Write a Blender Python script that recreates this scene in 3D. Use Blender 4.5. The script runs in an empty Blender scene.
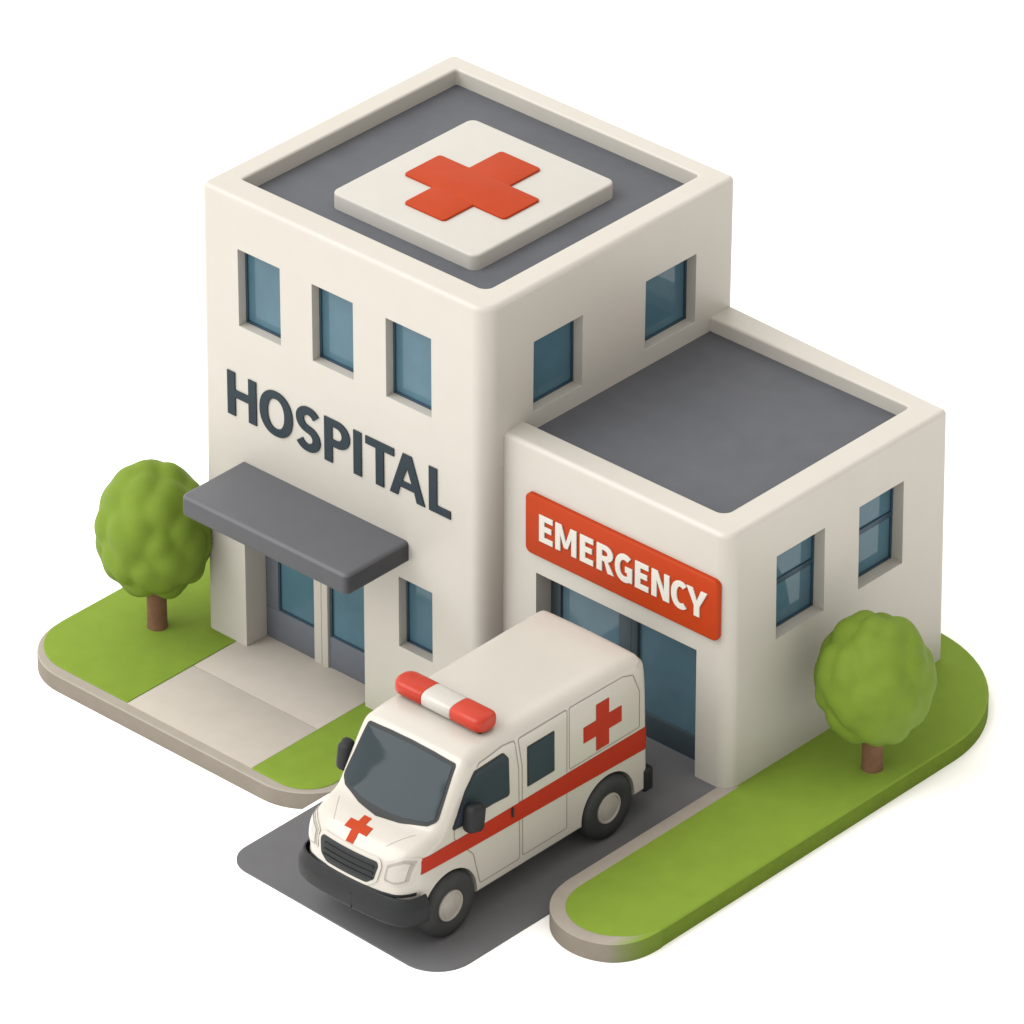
import bpy, bmesh, math, random
from mathutils import Vector, Matrix
from mathutils.bvhtree import BVHTree
random.seed(7)
PI = math.pi
R = math.radians
scene = bpy.context.scene
col = scene.collection

# ------------------------------------------------------------------ materials
def mat(name, rgb, rough=0.6, spec=0.3, var=0.04, scale=3.0, bump=0.0, bscale=60.0, coat=0.0, rgb2=None):
    m = bpy.data.materials.new(name)
    m.use_nodes = True
    nt = m.node_tree
    b = nt.nodes['Principled BSDF']
    b.inputs['Roughness'].default_value = rough
    b.inputs['Specular IOR Level'].default_value = spec
    b.inputs['Coat Weight'].default_value = coat
    b.inputs['Coat Roughness'].default_value = 0.15
    tc = nt.nodes.new('ShaderNodeTexCoord')
    n = nt.nodes.new('ShaderNodeTexNoise')
    n.inputs['Scale'].default_value = scale
    n.inputs['Detail'].default_value = 6
    n.inputs['Roughness'].default_value = 0.6
    nt.links.new(tc.outputs['Object'], n.inputs['Vector'])
    r = nt.nodes.new('ShaderNodeValToRGB')
    r.color_ramp.elements[0].position = 0.3
    r.color_ramp.elements[1].position = 0.7
    a = [c * (1 - var) for c in rgb]
    c2 = rgb2 if rgb2 else [min(1, c * (1 + var)) for c in rgb]
    r.color_ramp.elements[0].color = (*a, 1)
    r.color_ramp.elements[1].color = (*c2, 1)
    nt.links.new(n.outputs['Fac'], r.inputs['Fac'])
    nt.links.new(r.outputs['Color'], b.inputs['Base Color'])
    if bump:
        n2 = nt.nodes.new('ShaderNodeTexNoise')
        n2.inputs['Scale'].default_value = bscale
        n2.inputs['Detail'].default_value = 4
        nt.links.new(tc.outputs['Object'], n2.inputs['Vector'])
        bp = nt.nodes.new('ShaderNodeBump')
        bp.inputs['Strength'].default_value = bump
        bp.inputs['Distance'].default_value = 0.02
        nt.links.new(n2.outputs['Fac'], bp.inputs['Height'])
        nt.links.new(bp.outputs['Normal'], b.inputs['Normal'])
    return m

WALL = (0.386, 0.368, 0.336)
M = {
 'wall':   mat('warm white render', WALL, 0.38, 0.40, 0.015, 1.5, 0.05, 90),
 'roof':   mat('grey roofing felt', (0.080, 0.084, 0.096), 0.7, 0.2, 0.06, 2.0, 0.15, 120),
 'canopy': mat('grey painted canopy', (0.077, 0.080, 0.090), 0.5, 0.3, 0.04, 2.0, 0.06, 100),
 'fascia': mat('canopy fascia with painted shade', (0.049, 0.051, 0.058), 0.5, 0.3, 0.04, 2.0, 0.06, 100),  # canopy grey darkened for the upright faces, shade put into the colour
 'panel':  mat('white sign panel', (0.368, 0.356, 0.334), 0.42, 0.35, 0.015, 2.0),
 'red':    mat('red orange sign paint', (0.305, 0.030, 0.004), 0.6, 0.15, 0.04, 3.0),
 'letter': mat('slate blue lettering', (0.021, 0.031, 0.039), 0.6, 0.12, 0.06, 4.0),
 'white':  mat('white lettering', (0.46, 0.445, 0.41), 0.5, 0.3, 0.02, 4.0),
 'glass':  mat('blue window glass', (0.052, 0.112, 0.150), 0.05, 0.30, 0.10, 1.2),
 'gglass': mat('dark garage glass', (0.066, 0.120, 0.155), 0.06, 0.25, 0.10, 1.2),
 'frame':  mat('dark blue window frame', (0.020, 0.045, 0.070), 0.45, 0.3, 0.05, 3.0),
 'doorfr': mat('blue grey door frame', (0.088, 0.098, 0.116), 0.55, 0.3, 0.05, 3.0),
 'gdoor':  mat('slate garage door', (0.035, 0.050, 0.062), 0.5, 0.3, 0.06, 3.0),
 'path':   mat('pale paving concrete', (0.378, 0.345, 0.305), 0.75, 0.2, 0.03, 2.0, 0.10, 110),
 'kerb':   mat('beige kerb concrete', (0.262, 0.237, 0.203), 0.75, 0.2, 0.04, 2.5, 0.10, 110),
 'kerbside': mat('kerb face with painted shade', (0.165, 0.145, 0.120), 0.8, 0.2, 0.05, 2.5, 0.12, 110),  # kerb concrete darkened in colour to give the upright faces shade
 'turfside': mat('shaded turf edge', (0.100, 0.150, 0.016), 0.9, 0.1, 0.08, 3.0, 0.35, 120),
 'road':   mat('grey asphalt', (0.104, 0.105, 0.111), 0.85, 0.2, 0.04, 2.0, 0.22, 130),
 'grass':  mat('short green lawn', (0.150, 0.227, 0.026), 0.85, 0.15, 0.05, 2.2, 0.35, 140),
 'crown':  mat('green foliage', (0.112, 0.172, 0.016), 0.75, 0.2, 0.07, 2.2, 0.18, 50),
 'trunk':  mat('brown bark', (0.140, 0.074, 0.042), 0.8, 0.2, 0.18, 5.0, 0.35, 40),
 'paint':  mat('cream white vehicle paint', (0.378, 0.358, 0.324), 0.34, 0.35, 0.01, 1.5, coat=0.4),
 'seam':   mat('grey brown panel seam', (0.19, 0.172, 0.148), 0.6, 0.2, 0.03, 3.0),  # plain line colour for the door and panel joints
 'stripe': mat('red vehicle stripe', (0.285, 0.016, 0.004), 0.55, 0.18, 0.05, 3.0),
 'tint':   mat('tinted vehicle glass', (0.026, 0.037, 0.047), 0.10, 0.09, 0.06, 1.0),
 'shield': mat('windscreen glass', (0.018, 0.028, 0.034), 0.06, 0.17, 0.08, 1.0),
 'rubber': mat('black rubber trim', (0.012, 0.014, 0.016), 0.55, 0.3, 0.08, 4.0),
 'bumper': mat('charcoal plastic', (0.011, 0.012, 0.0135), 0.55, 0.22, 0.08, 4.0, 0.05, 120),
 'tyre':   mat('tyre rubber', (0.022, 0.023, 0.024), 0.65, 0.3, 0.10, 6.0, 0.1, 90),
 'hub':    mat('grey hub cap', (0.27, 0.25, 0.225), 0.45, 0.4, 0.08, 4.0),
 'lamp':   mat('frosted headlamp lens', (0.33, 0.315, 0.29), 0.10, 0.5, 0.03, 3.0, coat=0.5),
 'lampfr': mat('headlamp surround', (0.26, 0.24, 0.212), 0.35, 0.35, 0.03, 3.0),
 'beacon': mat('red beacon lens', (0.33, 0.018, 0.004), 0.34, 0.25, 0.05, 3.0, coat=0.12),
 'beaconw':mat('clear beacon lens', (0.36, 0.343, 0.318), 0.30, 0.4, 0.03, 3.0, coat=0.3),
 'ground': mat('white ground', (0.93, 0.93, 0.93), 0.9, 0.0, 0.0, 1.0),
}

# ------------------------------------------------------------------ helpers
WORLD = {}
def new_obj(name, me, m=None, parent=None):
    o = bpy.data.objects.new(name, me)
    col.objects.link(o)
    if m is not None and me is not None:
        me.materials.clear(); me.materials.append(m)
    if parent is not None:
        o.parent = parent
        WORLD[o.name] = WORLD[parent.name]
        if me is not None:
            me.transform(Matrix.Translation(-WORLD[parent.name]))
    else:
        WORLD[o.name] = Vector((0, 0, 0))
    return o
def thing(name, label, cat, loc, group=None):
    o = bpy.data.objects.new(name, None)
    col.objects.link(o)
    o.location = loc
    o.empty_display_size = 0.3
    WORLD[o.name] = Vector(loc)
    o['label'] = label; o['category'] = cat
    if group: o['group'] = group
    return o
def structure(o, label=None, cat=None):
    o['kind'] = 'structure'
    if label: o['label'] = label
    if cat: o['category'] = cat
    return o
def finish(me, ang=35):
    for p in me.polygons: p.use_smooth = True
    me.set_sharp_from_angle(angle=R(ang))
def bm_obj(name, bm, m, parent=None, smooth=35, weld=False):
    if weld: bmesh.ops.remove_doubles(bm, verts=bm.verts, dist=1e-5)
    bmesh.ops.recalc_face_normals(bm, faces=bm.faces)
    me = bpy.data.meshes.new(name)
    bm.to_mesh(me); bm.free()
    if smooth: finish(me, smooth)
    return new_obj(name, me, m, parent)
def evaluated(bm, mods):
    """mesh of a bmesh after modifiers"""
    me = bpy.data.meshes.new('tmp'); bm.to_mesh(me); bm.free()
    o = bpy.data.objects.new('tmp', me); col.objects.link(o)
    extra = []
    for kind, kw in mods:
        md = o.modifiers.new(kind, kind)
        for k, v in kw.items():
            if k == 'cutter':
                cme = bpy.data.meshes.new('cut'); v.to_mesh(cme); v.free()
                co = bpy.data.objects.new('cut', cme); col.objects.link(co)
                extra.append(co); md.object = co
            else: setattr(md, k, v)
    bpy.context.view_layer.update()
    dg = bpy.context.evaluated_depsgraph_get()
    out = bpy.data.meshes.new_from_object(o.evaluated_get(dg), depsgraph=dg)
    bpy.data.objects.remove(o); bpy.data.meshes.remove(me)
    for e in extra:
        d = e.data; bpy.data.objects.remove(e); bpy.data.meshes.remove(d)
    return out
def box(bm, lo, hi, bev=0.0, seg=2):
    b = bmesh.new()
    bmesh.ops.create_cube(b, size=1)
    for v in b.verts:
        v.co = Vector([lo[i] + (v.co[i] + .5) * (hi[i] - lo[i]) for i in range(3)])
    if bev: bmesh.ops.bevel(b, geom=list(b.edges), offset=bev, segments=seg, profile=0.5, affect='EDGES')
    t = bpy.data.meshes.new('t'); b.to_mesh(t); b.free()
    bm.from_mesh(t); bpy.data.meshes.remove(t)
    return bm
def round_poly(pts, rad, seg=8):
    n = len(pts); out = []
    rad = rad if isinstance(rad, (list, tuple)) else [rad] * n
    for i in range(n):
        p = Vector(pts[i][:2]); a = Vector(pts[i-1][:2]); b = Vector(pts[(i+1) % n][:2])
        r = rad[i]
        u = (a - p); v = (b - p); lu, lv = u.length, v.length
        u.normalize(); v.normalize()
        ang = math.acos(max(-1, min(1, u.dot(v))))
        if r < 1e-4 or ang > PI - 0.02: out.append(p); continue
        d = r / math.tan(ang / 2)
        dm = min(lu, lv) * 0.499
        if d > dm: d = dm; r = d * math.tan(ang / 2)
        c = p + (u + v).normalized() * (r / math.sin(ang / 2))
        s = p + u * d - c; e = p + v * d - c
        a0 = math.atan2(s.y, s.x); a1 = math.atan2(e.y, e.x)
        da = (a1 - a0 + PI) % (2 * PI) - PI
        for k in range(seg + 1):
            t = a0 + da * k / seg
            out.append(c + Vector((math.cos(t), math.sin(t))) * r)
    return out
def area(p): return sum(p[i-1][0]*p[i][1] - p[i][0]*p[i-1][1] for i in range(len(p))) / 2
def inset(poly, d):
    """offset a ccw polygon inwards by d along the vertex normals"""
    n = len(poly); out = []
    for i in range(n):
        a = poly[i-1]; p = poly[i]; b = poly[(i+1) % n]
        e1 = (p - a); e2 = (b - p)
        if e1.length < 1e-7: e1 = e2.copy()
        if e2.length < 1e-7: e2 = e1.copy()
        e1.normalize(); e2.normalize()
        n1 = Vector((-e1.y, e1.x)); n2 = Vector((-e2.y, e2.x))
        m = n1 + n2
        if m.length < 1e-6: m = n1.copy()
        m.normalize()
        out.append(p + m * (d / max(0.35, m.dot(n1))))
    return out
def loops_mesh(bm, loops, cap0=True, cap1=True):
    rows = [[bm.verts.new(c) for c in L] for L in loops]
    n = len(rows[0])
    for a, b in zip(rows, rows[1:]):
        for i in range(n):
            bm.faces.new((a[i], a[(i+1) % n], b[(i+1) % n], b[i]))
    if cap0: bm.faces.new(list(reversed(rows[0])))
    if cap1: bm.faces.new(rows[-1])
    return rows
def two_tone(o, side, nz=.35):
    """second material on the steep faces, darker to stand in for shade"""
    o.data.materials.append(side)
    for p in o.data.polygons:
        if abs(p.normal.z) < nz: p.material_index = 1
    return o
def slab(poly, z0, z1, r, seg=4, bm=None):
    """extruded polygon with a rounded upper edge"""
    if area(poly) < 0: poly = list(reversed(poly))
    poly = [Vector(p[:2]) for p in poly]
    bm = bm or bmesh.new()
    L = [[(p.x, p.y, z0) for p in poly]]
    for k in range(seg + 1):
        t = (PI / 2) * k / seg
        q = inset(poly, r * (1 - math.cos(t)))
        L.append([(p.x, p.y, z1 - r + r * math.sin(t)) for p in q])
    loops_mesh(bm, L)
    return bm
def rect(x0, y0, x1, y1): return [(x0, y0), (x1, y0), (x1, y1), (x0, y1)]

# ------------------------------------------------------------------ glyphs (drawn as outlines in a unit cap height)
def arc(cx, cy, rx, ry, a0, a1, n=18, p=1.0):
    o = []
    for k in range(n + 1):
        t = R(a0 + (a1 - a0) * k / n); c, s = math.cos(t), math.sin(t)
        o.append((cx + rx * math.copysign(abs(c) ** p, c), cy + ry * math.copysign(abs(s) ** p, s)))
    return o
def stroke(path, t):
    """outline of a stroke; t = width or list of widths; mitred"""
    P = [Vector(p) for p in path]; n = len(P)
    T = t if isinstance(t, list) else [t] * n
    Lf, Rt = [], []
    for i in range(n):
        d1 = (P[i] - P[i-1]).normalized() if i else (P[1] - P[0]).normalized()
        d2 = (P[i+1] - P[i]).normalized() if i < n - 1 else d1
        m = (d1 + d2).normalized(); nn = Vector((-m.y, m.x)); n1 = Vector((-d1.y, d1.x))
        k = T[i] / 2 / max(0.5, nn.dot(n1))
        Lf.append(P[i] + nn * k); Rt.append(P[i] - nn * k)
    return [tuple(p) for p in Lf + Rt[::-1]]
def glyph(ch, w, s, b):
    if ch == 'H': m = .5 - b/2 + .02; return [[(0,0),(0,1),(s,1),(s,m+b),(w-s,m+b),(w-s,1),(w,1),(w,0),(w-s,0),(w-s,m),(s,m),(s,0)]]
    if ch == 'I': return [[(0,0),(0,1),(s,1),(s,0)]]
    if ch == 'L': return [[(0,0),(0,1),(s,1),(s,b),(w,b),(w,0)]]
    if ch == 'T': return [[(w/2-s/2,0),(w/2-s/2,1-b),(0,1-b),(0,1),(w,1),(w,1-b),(w/2+s/2,1-b),(w/2+s/2,0)]]
    if ch == 'E': m = .5 - b/2 + .02; return [[(0,0),(0,1),(w,1),(w,1-b),(s,1-b),(s,m+b),(w*.9,m+b),(w*.9,m),(s,m),(s,b),(w,b),(w,0)]]
    if ch == 'A':
        q = s * .96; h = .215; b = b * .86; k = w/2 - q*.56
        sl = lambda y: k * y                      # left edge x at height y
        a1 = h; a2 = h + b
        xi = lambda y: q*1.04 + k * y
        top = (w/2 - q*1.04) / k * 0.97
        return [[(0,0),(k,1),(w-k,1),(w,0),(w-q*1.04,0),(w-xi(a1)+.012,a1),(xi(a1)-.012,a1),(q*1.04,0)],
                [(xi(a2),a2),(w-xi(a2),a2),(w/2,min(.86,top))]]
    if ch == 'M':
        q = s*1.15
        return [[(0,0),(0,1),(q,1),(w/2,.42),(w-q,1),(w,1),(w,0),(w-s*.95,0),(w-s*.95,.60),(w/2+q*.30,.18),(w/2-q*.30,.18),(s*.95,.60),(s*.95,0)]]
    if ch == 'N':
        q = s*1.1
        return [[(0,0),(0,1),(q,1),(w-s*.95,.36),(w-s*.95,1),(w,1),(w,0),(w-q,0),(s*.95,.64),(s*.95,0)]]
    if ch == 'Y':
        return [[(w/2-s/2,0),(w/2-s/2,.38),(0,1),(s*1.12,1),(w/2,.58),(w-s*1.12,1),(w,1),(w/2+s/2,.38),(w/2+s/2,0)]]
    if ch == 'O':
        return [arc(w/2,.5,w/2,.515,0,360,40,.92)[:-1], arc(w/2,.5,w/2-s*1.04,.515-b*.98,0,360,36,.92)[:-1]]
    if ch in 'PR':
        lo = .38 if ch == 'P' else .40
        ry = (1 - lo) / 2; cy = lo + ry; bx = w * (.5 if ch == 'P' else .46); rx = (w if ch == 'P' else w*.95) - bx
        ol = [(0,0),(0,1)] + arc(bx,cy,rx,ry,90,-90,18,.95)
        if ch == 'P': ol += [(s,lo),(s,0)]
        else:
            ol = [(0,0),(0,1)] + arc(bx,cy,rx,ry,90,-68,16,.95) + [(w,0),(w-s*1.12,0),(bx-.01,lo),(s,lo),(s,0)]
        ib = b*.95
        hl = [(s,lo+ib)] + arc(bx-.02,cy,rx+.02-s*1.0,ry-ib,-90,90,14,.95) + [(s,1-ib)]
        return [ol, hl]
    if ch == 'C':
        t = s*1.02; a = arc(w*.58,.5,w*.58-t/2,.515-b/2,52,308,30,.92)
        return [stroke(a, [t*(.84+.16*abs(math.cos(R(52+256*k/30)))) for k in range(31)])]
    if ch == 'G':
        t = s*1.0; rx = w*.56-t/2
        a = arc(w*.56,.5,rx,.515-b/2,54,282,26,.92)
        xr = w - t*.5
        a += [(w*.80,.085+b*.30),(xr,.145),(xr,.47),(w*.58,.47)]
        return [stroke(a, t*.92)]
    if ch == 'S':
        t = s*.98; rx = w/2 - t/2; ry = (1.03 - b) / 4
        P = arc(w/2 + .01, .5 + ry, rx*.99, ry, 27, 262, 22) + arc(w/2 - .01, .5 - ry, rx*1.02, ry, 82, -157, 22)
        P = [Vector(p) for p in P]
        for _ in range(3):
            P = [P[0]] + [(P[i-1] + P[i]*2 + P[i+1]) / 4 for i in range(1, len(P)-1)] + [P[-1]]
        T = []
        for i in range(len(P)):
            d = (P[min(i+1, len(P)-1)] - P[max(i-1, 0)]).normalized()
            T.append(b*.98 + (t - b*.98) * abs(d.y))
        return [stroke([tuple(p) for p in P], T)]
    return []
def letter_mesh(outlines, h, depth, bev):
    cu = bpy.data.curves.new('g', 'CURVE'); cu.dimensions = '2D'; cu.fill_mode = 'BOTH'
    cu.extrude = depth / 2 - bev; cu.bevel_depth = bev; cu.bevel_resolution = 1; cu.offset = -bev
    for ol in outlines:
        sp = cu.splines.new('POLY'); sp.points.add(len(ol) - 1)
        for i, p in enumerate(ol): sp.points[i].co = (p[0]*h, p[1]*h, 0, 1)
        sp.use_cyclic_u = True
    o = bpy.data.objects.new('g', cu); col.objects.link(o)
    bpy.context.view_layer.update()
    dg = bpy.context.evaluated_depsgraph_get()
    me = bpy.data.meshes.new_from_object(o.evaluated_get(dg), depsgraph=dg)
    bpy.data.objects.remove(o); bpy.data.curves.remove(cu)
    return me
def word(spec, z, h, y, depth, m, parent, sw, bw):
    """letters on a wall facing -y; spec = (char, x0, x1)"""
    for ch, x0, x1 in spec:
        me = letter_mesh(glyph(ch, (x1 - x0) / h, sw, bw), h, depth, min(0.012, depth*.3))
        me.transform(Matrix.Translation((x0, y - depth/2, z)) @ Matrix.Rotation(PI/2, 4, 'X'))
        o = new_obj('letter', me, m, parent)
        finish(me, 30)

# ------------------------------------------------------------------ levels and main dimensions
XT, YT, H = 7.03, 6.72, 9.617            # main block
XW, YW, YB, ZT = 12.42, 0.5, 6.45, 6.92   # emergency wing
ZL, ZG, ZF = 1.645, 1.285, -0.36         # upper forecourt, upper ground, lower ground

# ------------------------------------------------------------------ setting
def terrain():
    bm = bmesh.new()
    xs = [-600, -60, -8, 5.86, 5.98, 6.40, 6.82, 6.94, 14, 60, 600]
    zs = [ZF, ZF, ZF, ZF, ZF + .09, (ZF + ZG) / 2, ZG - .09, ZG, ZG, ZG, ZG]
    ys = [-600, -60, -8, 8, 60, 600]
    g = [[bm.verts.new((x, y, z)) for x, z in zip(xs, zs)] for y in ys]
    for j in range(len(ys) - 1):
        for i in range(len(xs) - 1):
            bm.faces.new((g[j][i], g[j][i+1], g[j+1][i+1], g[j+1][i]))
    return structure(bm_obj('ground', bm, M['ground'], smooth=60))
terrain()

kerbL = round_poly([(-2.20, -3.09), (5.68, -3.11), (5.68, 3.8), (-2.20, 3.8)], [1.3, 1.25, .3, .8], 14)
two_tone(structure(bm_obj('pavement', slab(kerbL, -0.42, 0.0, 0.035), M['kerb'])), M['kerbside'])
lawnL = round_poly([(-2.17, -2.86), (.735, -2.87), (.735, .4), (.735, 3.75), (-2.17, 3.75)], [1.15, 0, 0, .1, .7], 12)
structure(bm_obj('lawn', slab(lawnL, -0.02, 0.028, 0.02, 3), M['grass']))
lawn2 = round_poly([(3.965, -2.90), (5.42, -2.90), (5.42, 1.0), (3.965, 1.0)], [0.02, 1.05, 0, 0], 14)
structure(bm_obj('lawn', slab(lawn2, -0.02, 0.028, 0.02, 3), M['grass']))
bm = bmesh.new()
slab(rect(.742, -2.885, 3.958, -1.150), -0.02, 0.016, 0.010, 2, bm)
slab(rect(.742, -1.135, 3.958, 0.80), -0.02, 0.016, 0.010, 2, bm)
structure(bm_obj('path', bm, M['path']))

# driveway: flat in front, a short ramp up to the garage
def driveway():
    ol = round_poly([(7.02, -6.70), (12.36, -6.90), (12.36, .95), (7.02, .95)], [.55, .75, 0, 0], 12)
    bm = bmesh.new()
    def zz(x, y, z):
        t = min(1, max(0, (y + 1.0) / 1.45)); t = t*t*(3-2*t)
        return z + t * (ZL - ZG - .03)
    # outline clipped in strips so that the ramp bends smoothly
    vs = [bm.verts.new((p.x, p.y, 0)) for p in ol]
    bm.faces.new(vs)
    for k in range(14):
        y = -1.05 + k * .12
        bmesh.ops.bisect_plane(bm, geom=list(bm.verts)+list(bm.edges)+list(bm.faces), plane_co=(0, y, 0), plane_no=(0, 1, 0))
    top = list(bm.faces)
    r = bmesh.ops.extrude_face_region(bm, geom=top)
    nv = [e for e in r['geom'] if isinstance(e, bmesh.types.BMVert)]
    for v in bm.verts: v.co.z = ZG - .05
    for v in nv: v.co.z = zz(v.co.x, v.co.y, ZG + .03)
    return structure(bm_obj('driveway', bm, M['road'], smooth=40))
driveway()

isle = round_poly([(12.40, -4.52), (14.47, -4.52), (14.47, 7.16), (7.5, 7.16), (7.5, 4.0), (12.40, 4.0)], [1.03, 1.03, 2.75, .2, 0, 0], 18)
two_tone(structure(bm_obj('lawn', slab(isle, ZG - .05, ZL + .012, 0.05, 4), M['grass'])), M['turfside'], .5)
def mossy(m, other, x0, x1):
    """copy of a kerb material that greens over towards the far end of the strip"""
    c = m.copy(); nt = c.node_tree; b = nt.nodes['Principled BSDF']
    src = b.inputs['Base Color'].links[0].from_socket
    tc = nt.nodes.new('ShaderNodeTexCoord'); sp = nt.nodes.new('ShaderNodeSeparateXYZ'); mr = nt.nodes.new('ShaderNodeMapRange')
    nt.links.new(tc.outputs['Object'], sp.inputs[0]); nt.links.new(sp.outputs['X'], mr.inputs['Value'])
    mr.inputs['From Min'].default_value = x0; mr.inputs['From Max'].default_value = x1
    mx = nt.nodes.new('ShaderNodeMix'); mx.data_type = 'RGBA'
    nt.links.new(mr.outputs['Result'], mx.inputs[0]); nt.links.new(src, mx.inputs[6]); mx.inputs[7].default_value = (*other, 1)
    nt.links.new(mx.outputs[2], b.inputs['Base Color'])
    return c
def kerb_right():
    # a strip along the driveway, around the round front end of the lawn
    ci, co_ = [], []
    cx, cy = 13.44, -3.50
    def off(d):
        P = [(12.40 - d, .75), (12.40 - d, cy)]
        for k in range(1, 31):
            q = k / 30; t = PI + R(180) * q
            u = max(0, (q - .68) / .32); u = u*u*(3 - 2*u); w = d + u * ((.012 if d > 0 else -.06) - d)
            P.append((cx + (1.03 + w) * math.cos(t), cy + (1.03 + w) * math.sin(t)))
        return [Vector(p) for p in P]
    oo, ii = off(.15), off(-.13)
    poly = oo + ii[::-1]
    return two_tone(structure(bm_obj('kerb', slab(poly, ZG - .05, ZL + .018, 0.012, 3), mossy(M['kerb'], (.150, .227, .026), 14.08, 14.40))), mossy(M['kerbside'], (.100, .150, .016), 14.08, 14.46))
kerb_right()

# ------------------------------------------------------------------ hospital building
hosp = thing('hospital_building', 'white flat-roofed hospital of a tall block and lower wing behind the ambulance', 'building', (0, 0, 0))

def shell(foot, frad, inner, irad, z0, z1, zr, cuts, lean, seg=10):
    F = round_poly(foot, frad, seg)
    I = round_poly(inner, irad, seg)
    assert len(F) == len(I)
    r = .10
    L = [[(p.x, p.y, z0) for p in F]]
    for k in range(6):
        t = (PI/2) * k / 5
        q = inset(F, r * (1 - math.cos(t)))
        L.append([(p.x, p.y, z1 - r + r * math.sin(t)) for p in q])
    ri = .05
    for k in range(5):
        t = (PI/2) * k / 4
        q = inset(I, -ri * (1 - math.sin(t)))
        L.append([(p.x, p.y, z1 - ri + ri * math.cos(t)) for p in q])
    L.append([(p.x, p.y, zr) for p in I])
    L = [[lean(*c) if i < 7 else c for c in q] for i, q in enumerate(L)]
    bm = bmesh.new()
    loops_mesh(bm, L)
    bmesh.ops.recalc_face_normals(bm, faces=bm.faces)
    cb = bmesh.new()
    for lo, hi in cuts: box(cb, lo, hi)
    me = evaluated(bm, [('BOOLEAN', dict(operation='DIFFERENCE', solver='EXACT', cutter=cb)),
                        ('BEVEL', dict(width=.028, segments=3, limit_method='ANGLE', angle_limit=R(50), use_clamp_overlap=True))])
    return me
def wall_obj(name, me, parent):
    finish(me, 32)
    o = new_obj(name, me, M['wall'], parent)
    md = o.modifiers.new('wn', 'WEIGHTED_NORMAL'); md.keep_sharp = True
    return o
FW = [(1.00, 6.94, 2.06, 8.55), (2.86, 6.94, 3.88, 8.54), (4.69, 6.92, 5.80, 8.55)]   # front upper windows x0,z0,x1,z1
RW = [(1.27, 7.00, 2.58, 8.46), (4.27, 6.99, 5.65, 8.43)]                             # right upper windows y0,z0,y1,z1
SW = (4.95, 1.72, 5.79, 3.22)
WW = [(1.78, 4.25, 3.09, 5.97), (4.03, 4.25, 5.26, 5.97)]
e = .3
cuts = [((a, -e, b), (c, .27, d)) for a, b, c, d in FW]
cuts += [((XT - .31, a, b), (XT + e, c, d)) for a, b, c, d in RW]
cuts += [((SW[0], -e, SW[1]), (SW[2], .29, SW[3]))]
cuts += [((1.02, -e, -.2), (4.07, .65, 3.42))]
tower = wall_obj('wall', shell([(0, 0), (XT, 0), (XT, YT), (0, YT)], [.13, .34, .13, .14],
             [(.58, .58), (6.60, .58), (6.60, 6.30), (.58, 6.30)], [.05, .18, .1, .05], -.45, H, H - .34, cuts, lambda x, y, z: (x + .0100*max(0, z), y, z)), hosp)
cuts = [((XW - .31, a, b), (XW + e, c, d)) for a, b, c, d in WW]
cuts += [((7.88, YW - e, 1.0), (11.71, YW + .46, 4.31))]
wing = wall_obj('wall', shell([(6.2, YW), (XW, YW), (XW, YB + .03), (6.2, YB + .27)], [.1, .27, .11, .1],
             [(6.5, 1.05), (11.84, 1.05), (11.84, 6.08), (6.5, 6.08)], [.05, .2, .1, .05], .9, ZT, ZT - .31, cuts, lambda x, y, z: (x + (.012*(ZT - z) if x > 8 else 0), y, z)), hosp)

bm = slab(round_poly(rect(.575, .575, 6.605, 6.305), [.05, .18, .1, .05], 8), H - .40, H - .325, .012, 2)
bm_obj('roof', bm, M['roof'], hosp)
bm = slab(round_poly(rect(6.9, 1.045, 11.845, 6.085), [.05, .2, .1, .05], 8), ZT - .36, ZT - .295, .012, 2)
bm_obj('roof', bm, M['roof'], hosp)

def uvd(face, u, v, d):
    if face == 'front': return (u, d, v)
    if face == 'wfront': return (u, YW + d, v)
    if face == 'tright': return (XT - d, u, v)
    return (XW - d, u, v)
def fbox(bm, face, u0, v0, u1, v1, d0, d1, bev=0.0):
    a = uvd(face, u0, v0, d0); b = uvd(face, u1, v1, d1)
    lo = [min(p, q) for p, q in zip(a, b)]; hi = [max(p, q) for p, q in zip(a, b)]
    return box(bm, lo, hi, bev)
def window(face, u0, v0, u1, v1, d, bar=None):
    f = bmesh.new(); t = .045
    q = .012
    fbox(f, face, u0 + .002, v0 + .002, u0 + t, v1 - .002, d - .05, d + .02, .006)
    fbox(f, face, u1 - t, v0 + .002, u1 - .002, v1 - .002, d - .05, d + .02, .006)
    fbox(f, face, u0 + t, v1 - t, u1 - t, v1 - .002, d - .047, d + .02, .006)
    fbox(f, face, u0 + t, v0 + .002, u1 - t, v0 + t, d - .047, d + .02, .006)
    if bar:
        z = v0 + (v1 - v0) * bar
        fbox(f, face, u0 + t, z - .055, u1 - t, z + .055, d - .043, d + .02, .006)
    fr = bm_obj('window', f, M['frame'], hosp)
    p = bmesh.new()
    fbox(p, face, u0 + .02, v0 + .02, u1 - .02, v1 - .02, d - .012, d + .024)
    bm_obj('pane', p, M['glass'], fr, smooth=None)
    return fr
for a, b, c, d in FW: window('front', a, b, c, d, .235)
for a, b, c, d in RW: window('tright', a, b, c, d, .19)
for a, b, c, d in WW: window('wright', a, b, c, d, .27, .55)
window('front', *SW, .25)

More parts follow.
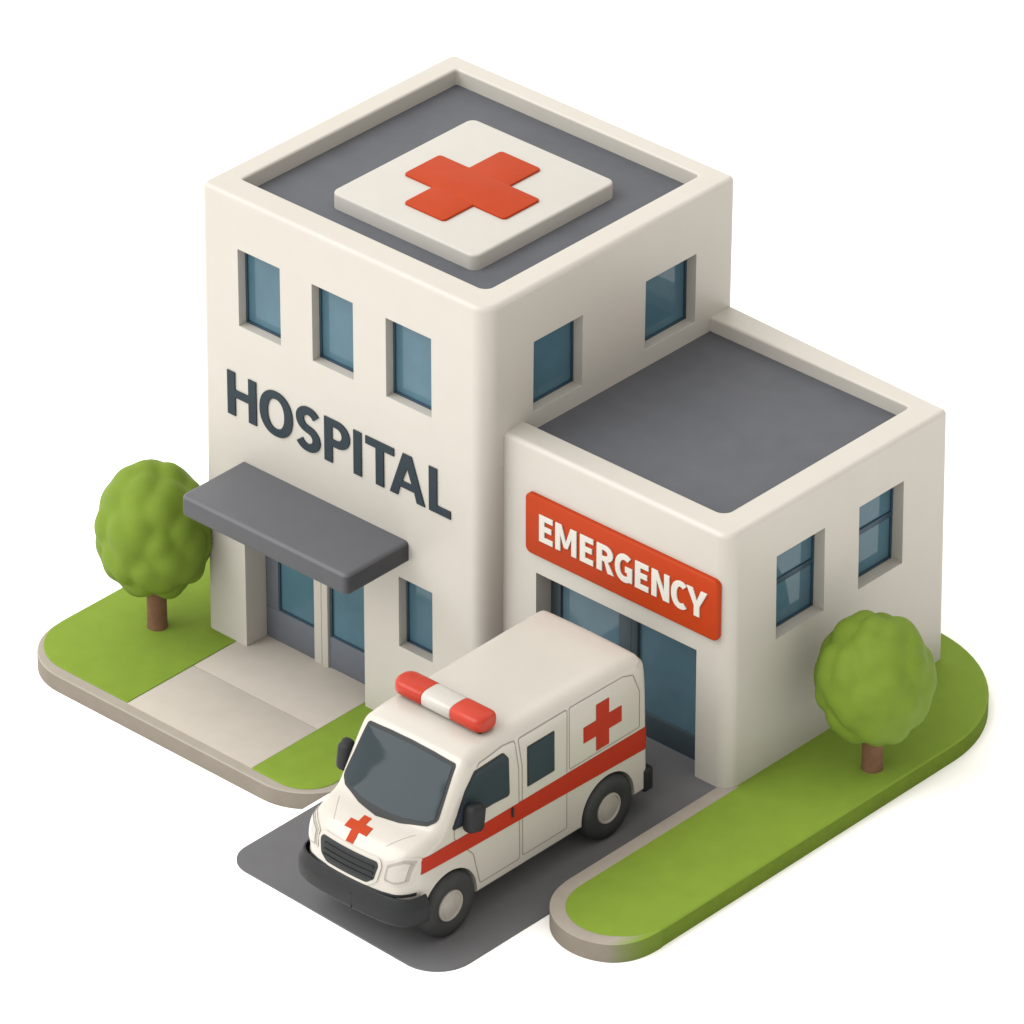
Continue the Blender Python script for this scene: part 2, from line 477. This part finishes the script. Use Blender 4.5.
# entrance: two door leaves either side of a pale post
def leaf(u0, u1, v1, stile_l, stile_r):
    f = bmesh.new(); d0, d1 = .53, .62
    fbox(f, 'front', u0, .02, u1, .70, d0, d1, .012)
    fbox(f, 'front', u0, .70, u0 + stile_l, v1, d0 + .001, d1, .012)
    fbox(f, 'front', u1 - stile_r, .70, u1, v1, d0 + .001, d1, .012)
    fbox(f, 'front', u0 + stile_l, v1 - .15, u1 - stile_r, v1, d0 + .002, d1, .012)
    o = bm_obj('door', f, M['doorfr'], hosp)
    p = bmesh.new(); fbox(p, 'front', u0 + stile_l - .01, .68, u1 - stile_r + .01, v1 - .1, d0 + .055, d1 - .01)
    bm_obj('pane', p, M['glass'], o, smooth=None)
    p = bmesh.new(); t = .03
    a0, a1, b0, b1 = u0 + stile_l, u1 - stile_r, .70, v1 - .15
    for q in ((a0, b0, a0 + t, b1), (a1 - t, b0, a1, b1), (a0 + t, b0, a1 - t, b0 + t), (a0 + t, b1 - t, a1 - t, b1)):
        fbox(p, 'front', *q, d0 + .02, d0 + .057)
    bm_obj('gasket', p, M['frame'], o, smooth=None)
leaf(1.03, 2.29, 3.42, .32, .02)
leaf(2.66, 4.06, 3.42, .03, .08)
f = bmesh.new()
fbox(f, 'front', 2.30, .0, 2.655, 3.42, .49, .63, .02)
fbox(f, 'front', 2.45, .02, 2.505, 3.42, .478, .50, .006)
bm_obj('door_post', f, M['wall'], hosp)

# entrance canopy
cp = bmesh.new()
pr = round_poly(rect(1.0, -1.63, 5.21, .10), [.13, .13, .02, .02], 6)
P = [Vector(p) for p in pr]
L = []
for k in range(5):
    t = PI/2 * k / 4
    L.append([(p.x, p.y, 3.64 + .06 * (1 - math.sin(t))) for p in inset(P, .06 * (1 - math.sin(t)) if k < 4 else 0)] if False else
             [(p.x, p.y, 3.64 + .06 * (1 - math.cos(t))) for p in inset(P, .06 * (1 - math.sin(t)))])
for k in range(6):
    t = PI/2 * k / 5
    L.append([(p.x, p.y, 4.075 - .08 + .08 * math.sin(t)) for p in inset(P, .08 * (1 - math.cos(t)))])
loops_mesh(cp, L)
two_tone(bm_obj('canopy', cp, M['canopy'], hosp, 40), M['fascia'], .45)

# garage door
gd = bmesh.new(); g0, g1 = .39, .50
fbox(gd, 'wfront', 7.885, 1.60, 11.705, 2.13, g0, g1, .015)
fbox(gd, 'wfront', 7.885, 2.13, 8.12, 4.305, g0 + .001, g1, .012)
fbox(gd, 'wfront', 9.53, 2.13, 9.98, 4.305, g0 - .01, g1, .015)
fbox(gd, 'wfront', 9.80, 2.13, 9.83, 4.305, g0 - .016, g1, .004)
fbox(gd, 'wfront', 11.55, 2.13, 11.705, 4.305, g0 + .001, g1, .012)
fbox(gd, 'wfront', 8.12, 4.19, 9.53, 4.305, g0 + .002, g1, .012)
fbox(gd, 'wfront', 9.98, 4.19, 11.55, 4.305, g0 + .002, g1, .012)
gdo = bm_obj('garage_door', gd, M['gdoor'], hosp)
for a, b in ((8.11, 9.54), (9.97, 11.56)):
    p = bmesh.new(); fbox(p, 'wfront', a, 2.12, b, 4.2, g0 + .06, g1 - .01)
    bm_obj('pane', p, M['gglass'], gdo, smooth=None)

# rooftop sign
rs = thing('rooftop_sign', 'square white panel with raised red cross lying on the tall block roof', 'sign', (3.86, 3.2, H - .325))
pad = slab(round_poly(rect(2.07, 1.33, 5.64, 5.12), .18, 10), H - .325, H - .01, .05, 4)
bm_obj('panel', pad, M['panel'], rs)
x0, x1, x2, x3 = 2.64, 3.37, 4.37, 5.13
y0, y1, y2, y3 = 1.88, 2.66, 3.63, 4.49
cr = [(x1, y0), (x2, y0), (x2, y1), (x3, y1), (x3, y2), (x2, y2), (x2, y3), (x1, y3), (x1, y2), (x0, y2), (x0, y1), (x1, y1)]
cr = round_poly(cr, [.08, .08, .02, .08, .08, .02, .08, .08, .02, .08, .08, .02], 4)
bm_obj('red_cross', slab(cr, H - .02, H + .035, .02, 3), M['red'], rs)

# wall lettering and emergency sign
hs = thing('hospital_lettering', 'raised slate grey capital letters spelling HOSPITAL on the white front wall above the canopy', 'sign', (.67, 0, 4.95))
word([(c_, p + .01, q + .01) for c_, p, q in [('H', .67, 1.41), ('O', 1.49, 2.33), ('S', 2.40, 3.04), ('P', 3.13, 3.77), ('I', 3.86, 4.08), ('T', 4.16, 4.87), ('A', 4.76, 5.63), ('L', 5.73, 6.26)]],
     4.985, .925, -.001, .028, M['letter'], hs, .218, .178)
es = thing('emergency_sign', 'red rounded board with white letters EMERGENCY above the garage door', 'sign', (9.93, YW, 4.76))
bd = slab(round_poly(rect(7.70, 4.74, 12.27, 5.985), .13, 8), 0, .10, .03, 3)
for v in bd.verts: v.co = Vector((v.co.x, YW - .001 - v.co.z, v.co.y))
bm_obj('board', bd, M['red'], es)
word([(c_, p + .11, q + .11) for c_, p, q in [('E', 7.95, 8.28), ('M', 8.34, 8.85), ('E', 8.93, 9.25), ('R', 9.33, 9.74), ('G', 9.76, 10.18), ('E', 10.24, 10.56), ('N', 10.63, 11.05), ('C', 11.09, 11.47), ('Y', 11.45, 11.93)]],
     5.11, .555, YW - .100, .03, M['white'], es, .235, .20)

# ------------------------------------------------------------------ trees
def tree(label, base, ctr_z, a, c, seed, clamp=None):
    rnd = random.Random(seed)
    t = thing('tree', label, 'tree', base, 'small round trees on the lawns')
    bm = bmesh.new()
    n = 20; prof = [(-.05, 1.06), (0.0, 1.05), (.05, 1.01), (.12, .99), (.5, .98), (1.2, 1.0)]
    L = []
    for z, s in prof:
        L.append([(base[0] + .195*s*math.cos(2*PI*k/n), base[1] + .195*s*math.sin(2*PI*k/n), base[2] + z) for k in range(n)])
    loops_mesh(bm, L)
    bm_obj('trunk', bm, M['trunk'], t, 50)
    C = Vector((base[0], base[1], base[2] + ctr_z))
    lobes = []
    N = 56
    for i in range(N):
        z = 1 - 2 * (i + .5) / N; rr = math.sqrt(1 - z*z); ph = i * 2.39996 + seed
        d = Vector((rr*math.cos(ph) + rnd.uniform(-.12, .12), rr*math.sin(ph) + rnd.uniform(-.12, .12), z + rnd.uniform(-.1, .1))).normalized()
        s = rnd.uniform(.24, .38)
        k = 1.0 - s * .94 + rnd.uniform(-.018, .022)
        taper = 1 - .04 * max(0, d.z) ** 2
        lobes.append((Vector((d.x*k*taper, d.y*k*taper, d.z*k)), s))
    bm = bmesh.new()
    bmesh.ops.create_icosphere(bm, subdivisions=6, radius=1)
    K = 21.0
    for v in bm.verts:
        d = v.co.normalized()
        acc = math.exp(K * .90)
        for lc, s in lobes:
            b = d.dot(lc); q = b*b - lc.length_squared + s*s
            if b > 0 and q > 0: acc += math.exp(K * (b + math.sqrt(q)))
        r = math.log(acc) / K
        v.co = Vector((d.x*r*a, d.y*r*a, d.z*r*c)) + C
        if d.z < -.35:            # flatter underside
            v.co.z = max(v.co.z, C.z - c*.93 + .05*(1 + d.z))
        if clamp: clamp(v.co)
    bm_obj('crown', bm, M['crown'], t, 180)
    return t
def keep_clear(p):
    if p.y > -.06 and p.x > -.03: p.x = -.03
tree('round green tree on the lawn left of the grey entrance canopy', (-.71, -.63, .02), 2.12, 1.11, 1.39, 3, keep_clear)
tree('round green tree on the lawn right of the emergency wing side wall', (13.87, 2.84, ZL + .005), 1.90, 1.08, 1.25, 23)

# ------------------------------------------------------------------ ambulance
XC, HW = 10.30, 1.25
amb = thing('ambulance', 'white ambulance van with a red side stripe and roof light bar parked on the driveway', 'ambulance', (XC, -3.7, ZG + .03))
ZB = 1.86
# side profile (y, z, fillet radius), from the rear foot over the roof to the nose and back
prof = [(-.66, ZB, .05), (-.58, 2.1, .10), (-.575, 3.2, .13), (-.60, 4.30, .15), (-.70, 4.59, .18), (-.98, 4.705, .24), (-2.4, 4.715, .28), (-4.2, 4.725, .28),
        (-4.75, 4.715, .27), (-5.10, 4.66, .24), (-5.34, 4.53, .18), (-5.74, 3.99, .15), (-6.03, 3.62, .16), (-6.19, 3.50, .18), (-6.48, 3.42, .21), (-6.76, 3.28, .24), (-6.91, 3.08, .25),
        (-6.965, 2.80, .28), (-6.985, 2.5, .28), (-6.96, 2.15, .26), (-6.86, 1.96, .20), (-6.55, ZB, .05), (-4.0, ZB, .05)]
def catmull(P, m):
    out = []
    n = len(P)
    for i in range(n):
        p0, p1, p2, p3 = [Vector(P[(i + k - 1) % n]) for k in range(4)]
        # keep the underside straight and its corners crisp
        for k in range(m):
            t = k / m
            if p1[1] <= ZB + .001 or p2[1] <= ZB + .001: out.append(p1.lerp(p2, t)); continue
            out.append(.5 * ((2*p1) + (p2 - p0)*t + (2*p0 - 5*p1 + 4*p2 - p3)*t*t + (3*p1 - p0 - 3*p2 + p3)*t**3))
    return out
PF = catmull(prof, 5)
def nose(y, z):
    """how strongly the plan curve acts here: full at the nose, none at the roof"""
    t = max(0, min(1, (-5.0 - y) / 1.9)); return t * t * (3 - 2*t) * .6 + t * .4
def bow(dx, y, z):
    u = abs(dx) / HW
    return (.14 * u*u + .16 * u**6) * nose(y, z)
def van_body():
    poly = [Vector((p[0], p[1])) for p in PF]; rad = [p[2] for p in PF]
    n = len(poly)
    if area(poly) < 0: sgn = -1
    else: sgn = 1
    nrm = []
    for i in range(n):
        d = (poly[(i+1) % n] - poly[i-1]).normalized()
        nrm.append(Vector((-d.y, d.x)) * sgn)
    cols = []
    S = 7
    for j in range(S + 1):                     # fillet, side to top (negative x first)
        t = PI/2 * j / S
        cols.append(('f', -1, t))
    for j in range(1, 10): cols.append(('m', -1 + 2 * j / 10, 0))
    for j in range(S, -1, -1): cols.append(('f', 1, PI/2 * j / S))
    bm = bmesh.new(); rows = []
    for kind, sx, t in cols:
        row = []
        for i in range(n):
            r = rad[i]
            if kind == 'f':
                ins = r * (1 - math.sin(t)); x = sx * (HW - r * (1 - math.cos(t)))
            else:
                ins = 0; x = sx * (HW - r)
            q = poly[i] + nrm[i] * ins
            crown_ = .03 * (1 - (x / HW) ** 2) if q.y > 3.3 else 0
            xx = x * (1 - (q.y - 1.9) * .007)
            row.append(bm.verts.new((XC + xx, q.x + bow(x, q.x, q.y), q.y + crown_)))
        rows.append(row)
    for a, b in zip(rows, rows[1:]):
        for i in range(n):
            bm.faces.new((a[i], a[(i+1) % n], b[(i+1) % n], b[i]))
    bm.faces.new(rows[0]); bm.faces.new(list(reversed(rows[-1])))
    bmesh.ops.recalc_face_normals(bm, faces=bm.faces)
    cb = bmesh.new()
    for y in (-5.74, -1.64):
        for s in (-1, 1):
            r = bmesh.ops.create_cone(cb, cap_ends=True, segments=48, radius1=.70, radius2=.70, depth=.9,
                    matrix=Matrix.Translation((XC + s * 1.25, y, 1.945)) @ Matrix.Rotation(PI/2, 4, 'Y'))
    bmesh.ops.triangulate(bm, faces=[f for f in bm.faces if len(f.verts) > 4])
    bmesh.ops.recalc_face_normals(cb, faces=cb.faces)
    me = evaluated(bm, [('BOOLEAN', dict(operation='DIFFERENCE', solver='EXACT', use_self=True, cutter=cb))])
    return me
bme = van_body()
tmp = bmesh.new(); tmp.from_mesh(bme)
bmesh.ops.triangulate(tmp, faces=[f for f in tmp.faces if len(f.verts) > 4])
BV = BVHTree.FromBMesh(tmp)
tmp.free()
finish(bme, 40)
body = new_obj('body', bme, M['paint'], amb)

def decal(name, poly, axis, m, parent, off=.006, thick=.02, step=.07, inward=True, sign=1, holes=None):
    """a thin sheet that follows the body; axis 'x': poly in (y, z) seen from the side `sign`, 'y': (x, z) from the front, 'z': (x, y) from above"""
    bm = bmesh.new()
    vs = [bm.verts.new((p[0], p[1], 0)) for p in poly]
    bm.faces.new(vs)
    xs = [p[0] for p in poly]; ys = [p[1] for p in poly]
    for k in range(1, int((max(xs) - min(xs)) / step) + 1):
        bmesh.ops.bisect_plane(bm, geom=list(bm.verts)+list(bm.edges)+list(bm.faces), plane_co=(min(xs) + k*step, 0, 0), plane_no=(1, 0, 0))
    for k in range(1, int((max(ys) - min(ys)) / step) + 1):
        bmesh.ops.bisect_plane(bm, geom=list(bm.verts)+list(bm.edges)+list(bm.faces), plane_co=(0, min(ys) + k*step, 0), plane_no=(0, 1, 0))
    bmesh.ops.recalc_face_normals(bm, faces=bm.faces)
    bd = [e for e in bm.edges if len(e.link_faces) == 1]
    data = {}
    for v in bm.verts:
        a, b = v.co.x, v.co.y
        if axis == 'x': o, d = Vector((XC + sign*4, a, b)), Vector((-sign, 0, 0))
        elif axis == 'y': o, d = Vector((a, -12, b)), Vector((0, 1, 0))
        else: o, d = Vector((a, b, 9)), Vector((0, 0, -1))
        hit, nn, idx, dist = BV.ray_cast(o, d)
        if hit is None:
            hit, nn, idx, dist = BV.find_nearest(o + d * (2.78 if axis == 'x' else 5.2))
        if nn.dot(d) > 0: nn = -nn
        data[v] = (hit, nn)
    low = {}
    for ed in bd:
        for v in ed.verts:
            if v not in low: low[v] = bm.verts.new((0, 0, 0))
    sk = [(ed.verts[0], ed.verts[1]) for ed in bd]
    for a, b in sk: bm.faces.new((a, b, low[b], low[a]))
    for v, (h, nn) in data.items():
        v.co = h + nn * off
        if v in low: low[v].co = h + nn * (off - thick)
    bmesh.ops.recalc_face_normals(bm, faces=bm.faces)
    return bm_obj(name, bm, m, parent, 40)

# red stripe along both sides, following the body
for s in (1, -1):
    decal('stripe', [(-6.45, 2.93), (-5.2, 2.87), (-3.0, 2.80), (-.62, 2.72), (-.62, 3.18), (-3.0, 3.20), (-5.2, 3.205), (-6.40, 3.22)], 'x', M['stripe'], body, .011, .02, .12, sign=s)

# doors: raised skins with a dark seam behind them
def loopseam(name, poly, r, w, parent, sign, off=.004):
    """a narrow groove line following a closed outline on the body side"""
    P = round_poly(poly, r, 5)
    if area(P) < 0: P = P[::-1]
    Q = inset([Vector(p) for p in P], w)
    bm = bmesh.new(); n = len(P)
    def hit(p):
        h, nn, i, d = BV.ray_cast(Vector((XC + sign*4, p[0], p[1])), Vector((-sign, 0, 0)))
        if h is None: h = Vector((XC + sign*HW*.97, p[0], p[1])); nn = Vector((sign, 0, 0))
        if nn.x * sign < 0: nn = -nn
        return h + nn * off
    # subdivide long edges
    A, B = [], []
    for i in range(n):
        L = max(1, int((P[(i+1) % n] - P[i]).length / .12))
        for k in range(L):
            A.append(P[i].lerp(P[(i+1) % n], k / L)); B.append(Q[i].lerp(Q[(i+1) % n], k / L))
    va = [bm.verts.new(hit(p)) for p in A]; vb = [bm.verts.new(hit(p)) for p in B]
    n = len(va)
    for i in range(n): bm.faces.new((va[i], va[(i+1) % n], vb[(i+1) % n], vb[i]))
    return bm_obj(name, bm, M['seam'], parent, 40)
fd = [(-5.14, 2.70), (-4.98, 2.02), (-3.94, 2.02), (-3.95, 3.9), (-4.05, 4.53), (-4.35, 4.56), (-4.98, 4.50), (-5.62, 3.60), (-5.62, 3.25)]
sd = [(-3.88, 2.05), (-2.72, 2.05), (-2.70, 4.52), (-3.98, 4.52), (-3.88, 3.9)]
rp = [(-2.66, 3.24), (-.80, 3.24), (-.80, 4.0), (-.98, 4.42), (-1.25, 4.51), (-2.66, 4.52)]
gw = [(-5.68, 3.44), (-5.33, 4.10), (-5.08, 4.40), (-4.36, 4.43), (-4.22, 4.25), (-4.20, 3.47), (-4.62, 3.50), (-4.86, 3.50), (-5.1, 3.42)]
cgw = (sum(p[0] for p in gw) / len(gw), sum(p[1] for p in gw) / len(gw))
for s in (1, -1):
    d = decal('door', round_poly(fd, .08, 4), 'x', M['paint'], amb, .006, .01, .10, sign=s)
    loopseam('door_seam', fd, .08, .022, d, s, .0075)
    G = round_poly(gw, [.05, .05, .08, .10, .10, .06, .02, .02, .05], 4)
    if area(G) < 0: G = G[::-1]
    g = decal('side_window', G, 'x', M['rubber'], d, .016, .02, .10, sign=s)
    decal('pane', inset([Vector(p) for p in G], .045), 'x', M['tint'], g, .021, .01, .10, sign=s)
    decal('door_handle', round_poly(rect(-4.16, 2.99, -4.115, 3.19), .02, 3), 'x', M['rubber'], d, .04, .04, .1, sign=s)
    d2 = decal('door', round_poly(sd, .05, 4), 'x', M['paint'], amb, .005, .01, .10, sign=s)
    loopseam('door_seam', sd, .05, .020, d2, s, .0068)
    w = decal('side_window', round_poly(rect(-3.745, 3.42, -3.045, 4.25), .02, 3), 'x', M['rubber'], d2, .014, .02, .10, sign=s)
    decal('pane', round_poly(rect(-3.715, 3.45, -3.075, 4.22), .01, 2), 'x', M['tint'], w, .019, .01, .10, sign=s)
    loopseam('panel_seam', rp, .05, .018, body, s, .004)
    c = [(-1.95, 3.30), (-1.62, 3.30), (-1.62, 3.61), (-1.29, 3.61), (-1.29, 3.93), (-1.62, 3.93), (-1.62, 4.25), (-1.95, 4.25), (-1.95, 3.93), (-2.28, 3.93), (-2.28, 3.61), (-1.95, 3.61)]
    decal('red_cross', c, 'x', M['stripe'], body, .012, .02, .12, sign=s)
# red cross on the bonnet
cx, cy = XC - .08, -6.60
c = [(-.085, -.24), (.085, -.24), (.085, -.085), (.26, -.085), (.26, .085), (.085, .085), (.085, .24), (-.085, .24), (-.085, .085), (-.26, .085), (-.26, -.085), (-.085, -.085)]
decal('red_cross', [(cx + p[0], cy + p[1]) for p in c], 'z', M['red'], body, .010, .02, .06)

# pressed lines on the bonnet
for s in (1, -1):
    decal('bonnet_crease', [(XC + s*.62 - .008, -6.66), (XC + s*.62 + .008, -6.66), (XC + s*.90 + .008, -6.22), (XC + s*.90 - .008, -6.22)], 'z', M['lampfr'], body, .003, .01, .06)
# windscreen
ws = [(-1.11, 3.68), (-.97, 3.585), (-.5, 3.525), (0, 3.505), (.5, 3.525), (.97, 3.585), (1.11, 3.68), (1.03, 4.555), (.5, 4.585), (0, 4.595), (-.5, 4.585), (-1.03, 4.555)]
W_ = round_poly([(XC + p[0], p[1]) for p in ws], [.10, .1, .1, .1, .1, .1, .10, .06, .2, .2, .2, .06], 4)
g = decal('windscreen', W_, 'y', M['rubber'], amb, .016, .03, .09)
decal('pane', inset([Vector(p) for p in W_], .055), 'y', M['shield'], g, .024, .012, .09)

# grille
gr = round_poly([(XC - .64, 2.80), (XC - .49, 2.685), (XC + .45, 2.685), (XC + .60, 2.80), (XC + .67, 3.12), (XC - .71, 3.12)], [.08, .12, .12, .08, .08, .08], 5)
if area(gr) < 0: gr = gr[::-1]
decal('grille_surround', inset([Vector(p) for p in gr], -.06), 'y', M['paint'], amb, .028, .04, .07)
g = decal('grille', gr, 'y', M['rubber'], amb, .036, .05, .09)
for z in (2.80, 2.905, 3.01):
    decal('grille_bar', round_poly(rect(XC - .58, z - .020, XC + .58, z + .022), .018, 3), 'y', M['bumper'], g, .056, .04, .09)
# headlights
for s in (-1, 1):
    hl = [(.76, 2.82), (1.0, 2.78), (1.18, 2.85), (1.215, 3.24), (1.05, 3.27), (.78, 3.14)]
    P = round_poly([(XC + s*p[0], p[1]) for p in hl][::s], .05, 4)
    if area(P) < 0: P = P[::-1]
    P = [Vector(p) for p in P]
    h = decal('headlight', P, 'y', M['paint'], amb, .022, .04, .06)
    decal('lens', inset(P, .03), 'y', M['lampfr'], h, .030, .03, .06)
    decal('reflector', inset(P, .075), 'y', M['lamp'], h, .042, .03, .06)

# bumpers: a band swept around the nose
def band(name, path, zlo, zhi, th, m, parent, chop=.05):
    bm = bmesh.new()
    pr = [(0, zlo), (th - .05, zlo), (th - .01, zlo + .06), (th, zlo + .15), (th, zhi - .22), (th - .012, zhi - .17), (th - .085, zhi - .02), (th - .11, zhi), (0, zhi)]
    rows = []
    for i, p in enumerate(path):
        a = path[max(0, i-1)]; b = path[min(len(path)-1, i+1)]
        d = (b - a).normalized(); nn = Vector((d.y, -d.x))
        rows.append([bm.verts.new((p.x + nn.x*u, p.y + nn.y*u, z)) for u, z in pr])
    k = len(pr)
    for a, b in zip(rows, rows[1:]):
        for i in range(k - 1): bm.faces.new((a[i], a[i+1], b[i+1], b[i]))
    bm.faces.new(rows[0]); bm.faces.new(rows[-1])
    return bm_obj(name, bm, m, parent, 22)
half = [(0, -6.95), (.45, -6.945), (.85, -6.91), (1.10, -6.84), (1.245, -6.72), (1.30, -6.56), (1.305, -6.42)]
pp = [Vector((XC - x, y)) for x, y in half[::-1]] + [Vector((XC + x, y)) for x, y in half[1:]]
def smooth_path(P, m=5):
    out = []
    for i in range(len(P) - 1):
        p0 = P[max(0, i-1)]; p1 = P[i]; p2 = P[i+1]; p3 = P[min(len(P)-1, i+2)]
        for k in range(m):
            t = k / m
            out.append(.5 * ((2*p1) + (p2 - p0)*t + (2*p0 - 5*p1 + 4*p2 - p3)*t*t + (3*p1 - p0 - 3*p2 + p3)*t**3))
    return out + [P[-1]]
fb = band('front_bumper', smooth_path(pp), 2.03, 2.56, .13, M['bumper'], amb)
for x in (-.62, .16):
    s_ = bmesh.new(); yb = -6.95 + (.05 if x < -.5 else 0)
    box(s_, (XC + x - .006, yb - .134, 2.06), (XC + x + .006, yb - .08, 2.38))
    bm_obj('bumper_seam', s_, M['rubber'], fb, smooth=None)
decal('bumper_gap', rect(XC - 1.22, 2.545, XC + 1.22, 2.605), 'y', M['rubber'], fb, .008, .02, .06)
b = bmesh.new()
box(b, (XC - 1.25, -.70, 1.80), (XC + 1.285, -.46, 2.28), .05, 3)
bm_obj('rear_bumper', b, M['bumper'], amb)

# wheels: one built, three copied
def wheel_meshes():
    n = 56
    ty = [(.30, .02), (.30, .16), (.36, .19), (.45, .205), (.54, .20), (.60, .165), (.63, .10), (.635, 0), (.63, -.10), (.60, -.165), (.5, -.2), (.30, -.19)]
    bm = bmesh.new()
    rows = [[bm.verts.new((w, r*math.cos(2*PI*k/n), r*math.sin(2*PI*k/n))) for k in range(n)] for r, w in ty]
    for a, b in zip(rows, rows[1:] + rows[:1]):
        for i in range(n): bm.faces.new((a[i], a[(i+1) % n], b[(i+1) % n], b[i]))
    hb = bmesh.new()
    hp = [(.305, -.1), (.305, .155), (.29, .185), (.262, .19), (.25, .165), (.12, .185), (.03, .19)]
    rows = [[hb.verts.new((w, r*math.cos(2*PI*k/n), r*math.sin(2*PI*k/n))) for k in range(n)] for r, w in hp]
    for a, b in zip(rows, rows[1:]):
        for i in range(n): hb.faces.new((a[i], a[(i+1) % n], b[(i+1) % n], b[i]))
    hb.faces.new(rows[-1]); hb.faces.new(list(reversed(rows[0])))
    out = []
    for nm, q, m in (('wheel', bm, M['tyre']), ('hub_cap', hb, M['hub'])):
        bmesh.ops.recalc_face_normals(q, faces=q.faces)
        me = bpy.data.meshes.new(nm); q.to_mesh(me); q.free(); finish(me, 50); me.materials.append(m)
        out.append(me)
    return out
wm, hm = wheel_meshes()
w0 = bpy.data.objects.new('wheel', wm); h0 = bpy.data.objects.new('hub_cap', hm)
first = True
for s in (1, -1):
    for y in (-5.74, -1.64):
        if first: w, h = w0, h0; first = False
        else: w, h = w0.copy(), h0.copy()
        col.objects.link(w); col.objects.link(h)
        w.parent = amb; h.parent = w
        w.location = Vector((XC + s*1.11, y, ZG + .03 + .635)) - Vector(amb.location)
        w.rotation_euler = (0, 0, 0 if s > 0 else PI)

# light bar
def pill(x0, x1, endl, endr):
    """lens segment of the light bar: rounded section, rounded ends where asked"""
    sec = []
    for k in range(28):
        t = 2*PI*k/28; c_, s_ = math.cos(t), math.sin(t)
        sec.append((math.copysign(abs(c_)**.62, c_), math.copysign(abs(s_)**.62, s_)))
    st = []
    m = 6
    if endl: st += [(x0 + .16*(1 - math.sin(PI/2*k/m)), .55 + .45*math.cos(PI/2*(1-k/m)) if False else math.sqrt(max(0.0, 1 - (1 - k/m)**2.4))*.62 + .38) for k in range(m)][::1]
    base = []
    if endl:
        for k in range(m + 1):
            q = k / m; base.append((x0 + .17*(1 - math.cos(PI/2*q)), .42 + .58*math.sin(PI/2*q)))
    else: base += [(x0, .93), (x0 + .025, 1.0)]
    if endr:
        for k in range(m + 1):
            q = 1 - k / m; base.append((x1 - .17*(1 - math.cos(PI/2*q)), .42 + .58*math.sin(PI/2*q)))
    else: base += [(x1 - .025, 1.0), (x1, .93)]
    bm = bmesh.new()
    L = [[(x, -4.41 + .27*s*a, 4.925 + .155*(s*.4 + .6)*b_) for a, b_ in sec] for x, s in base]
    loops_mesh(bm, L)
    return bm
lb = bmesh.new(); box(lb, (XC - .92, -4.56, 4.68), (XC + .88, -4.22, 4.83), .02)
lbo = bm_obj('light_bar', lb, M['bumper'], amb)
bm_obj('lens', pill(9.19, 9.88, True, False), M['beacon'], lbo, 50)
bm_obj('lens', pill(9.885, 10.555, False, False), M['beaconw'], lbo, 50)
bm_obj('lens', pill(10.56, 11.27, False, True), M['beacon'], lbo, 50)

# wing mirrors
for s, y, z in ((1, -5.28, 3.60), (-1, -5.55, 3.80)):
    b = bmesh.new()
    x0 = XC + s * (1.40 if s > 0 else 1.39)
    box(b, (x0 - .14, y - .16, z - .26), (x0 + .14, y + .17, z + .27), .11, 4)
    for v in b.verts:
        k = (v.co.z - z) / .3; v.co.y += .04 * k; v.co.x += (.03 if v.co.y > y else -.02) * s
    mo = bm_obj('wing_mirror', b, M['bumper'], amb, 50)
    b = bmesh.new(); box(b, (min(XC + s*1.12, x0), y - .02, z - .22), (max(XC + s*1.12, x0), y + .09, z - .10), .03, 3)
    bm_obj('mirror_arm', b, M['rubber'], mo)

# ------------------------------------------------------------------ light, sky, camera
SUN_DIR = Vector((-.42, -.55, .72)).normalized()     # towards the sun
world = bpy.data.worlds.new('World'); scene.world = world
world.use_nodes = True
bg = world.node_tree.nodes['Background']
nt = world.node_tree
tc = nt.nodes.new('ShaderNodeTexCoord')
dt = nt.nodes.new('ShaderNodeVectorMath'); dt.operation = 'DOT_PRODUCT'
hz = Vector((-.85, -.45, 0)).normalized() * .46
dt.inputs[1].default_value = (hz.x, hz.y, .12)
nt.links.new(tc.outputs['Generated'], dt.inputs[0])
ad = nt.nodes.new('ShaderNodeMath'); ad.operation = 'MULTIPLY_ADD'      # overcast sky, brighter towards the sun
ad.inputs[1].default_value = 1.50; ad.inputs[2].default_value = 1.50
nt.links.new(dt.outputs['Value'], ad.inputs[0])
nt.links.new(ad.outputs['Value'], bg.inputs['Strength'])
bg.inputs['Color'].default_value = (1.0, 0.957, 0.892, 1)
sd_ = bpy.data.lights.new('sun', 'SUN'); sd_.energy = 2.25; sd_.angle = R(50); sd_.color = (.96, .985, 1.0)
so = bpy.data.objects.new('sun', sd_); col.objects.link(so)
so.rotation_euler = SUN_DIR.to_track_quat('Z', 'Y').to_euler()
so.location = SUN_DIR * 40

cam = bpy.data.cameras.new('camera'); cam.sensor_width = 36; cam.lens = 7500 / 1024 * 36
cam.clip_start = 1; cam.clip_end = 3000
co = bpy.data.objects.new('camera', cam); col.objects.link(co)
yaw, pit = R(-42.5), R(31.5)
fw = Vector((math.sin(yaw)*math.cos(pit), math.cos(yaw)*math.cos(pit), -math.sin(pit)))
rt = Vector((math.cos(yaw), -math.sin(yaw), 0)); up = rt.cross(fw)
co.location = -(rt * (208 - 512)/7500 - up * (627.5 - 512)/7500 + fw) * 141.0
co.rotation_euler = (PI/2 - pit, 0, -yaw)
scene.camera = co
scene.render.resolution_x = scene.render.resolution_y = 1024
scene.view_settings.view_transform = 'Standard'
scene.view_settings.look = 'None'
scene.view_settings.exposure = 0
scene.view_settings.gamma = 1
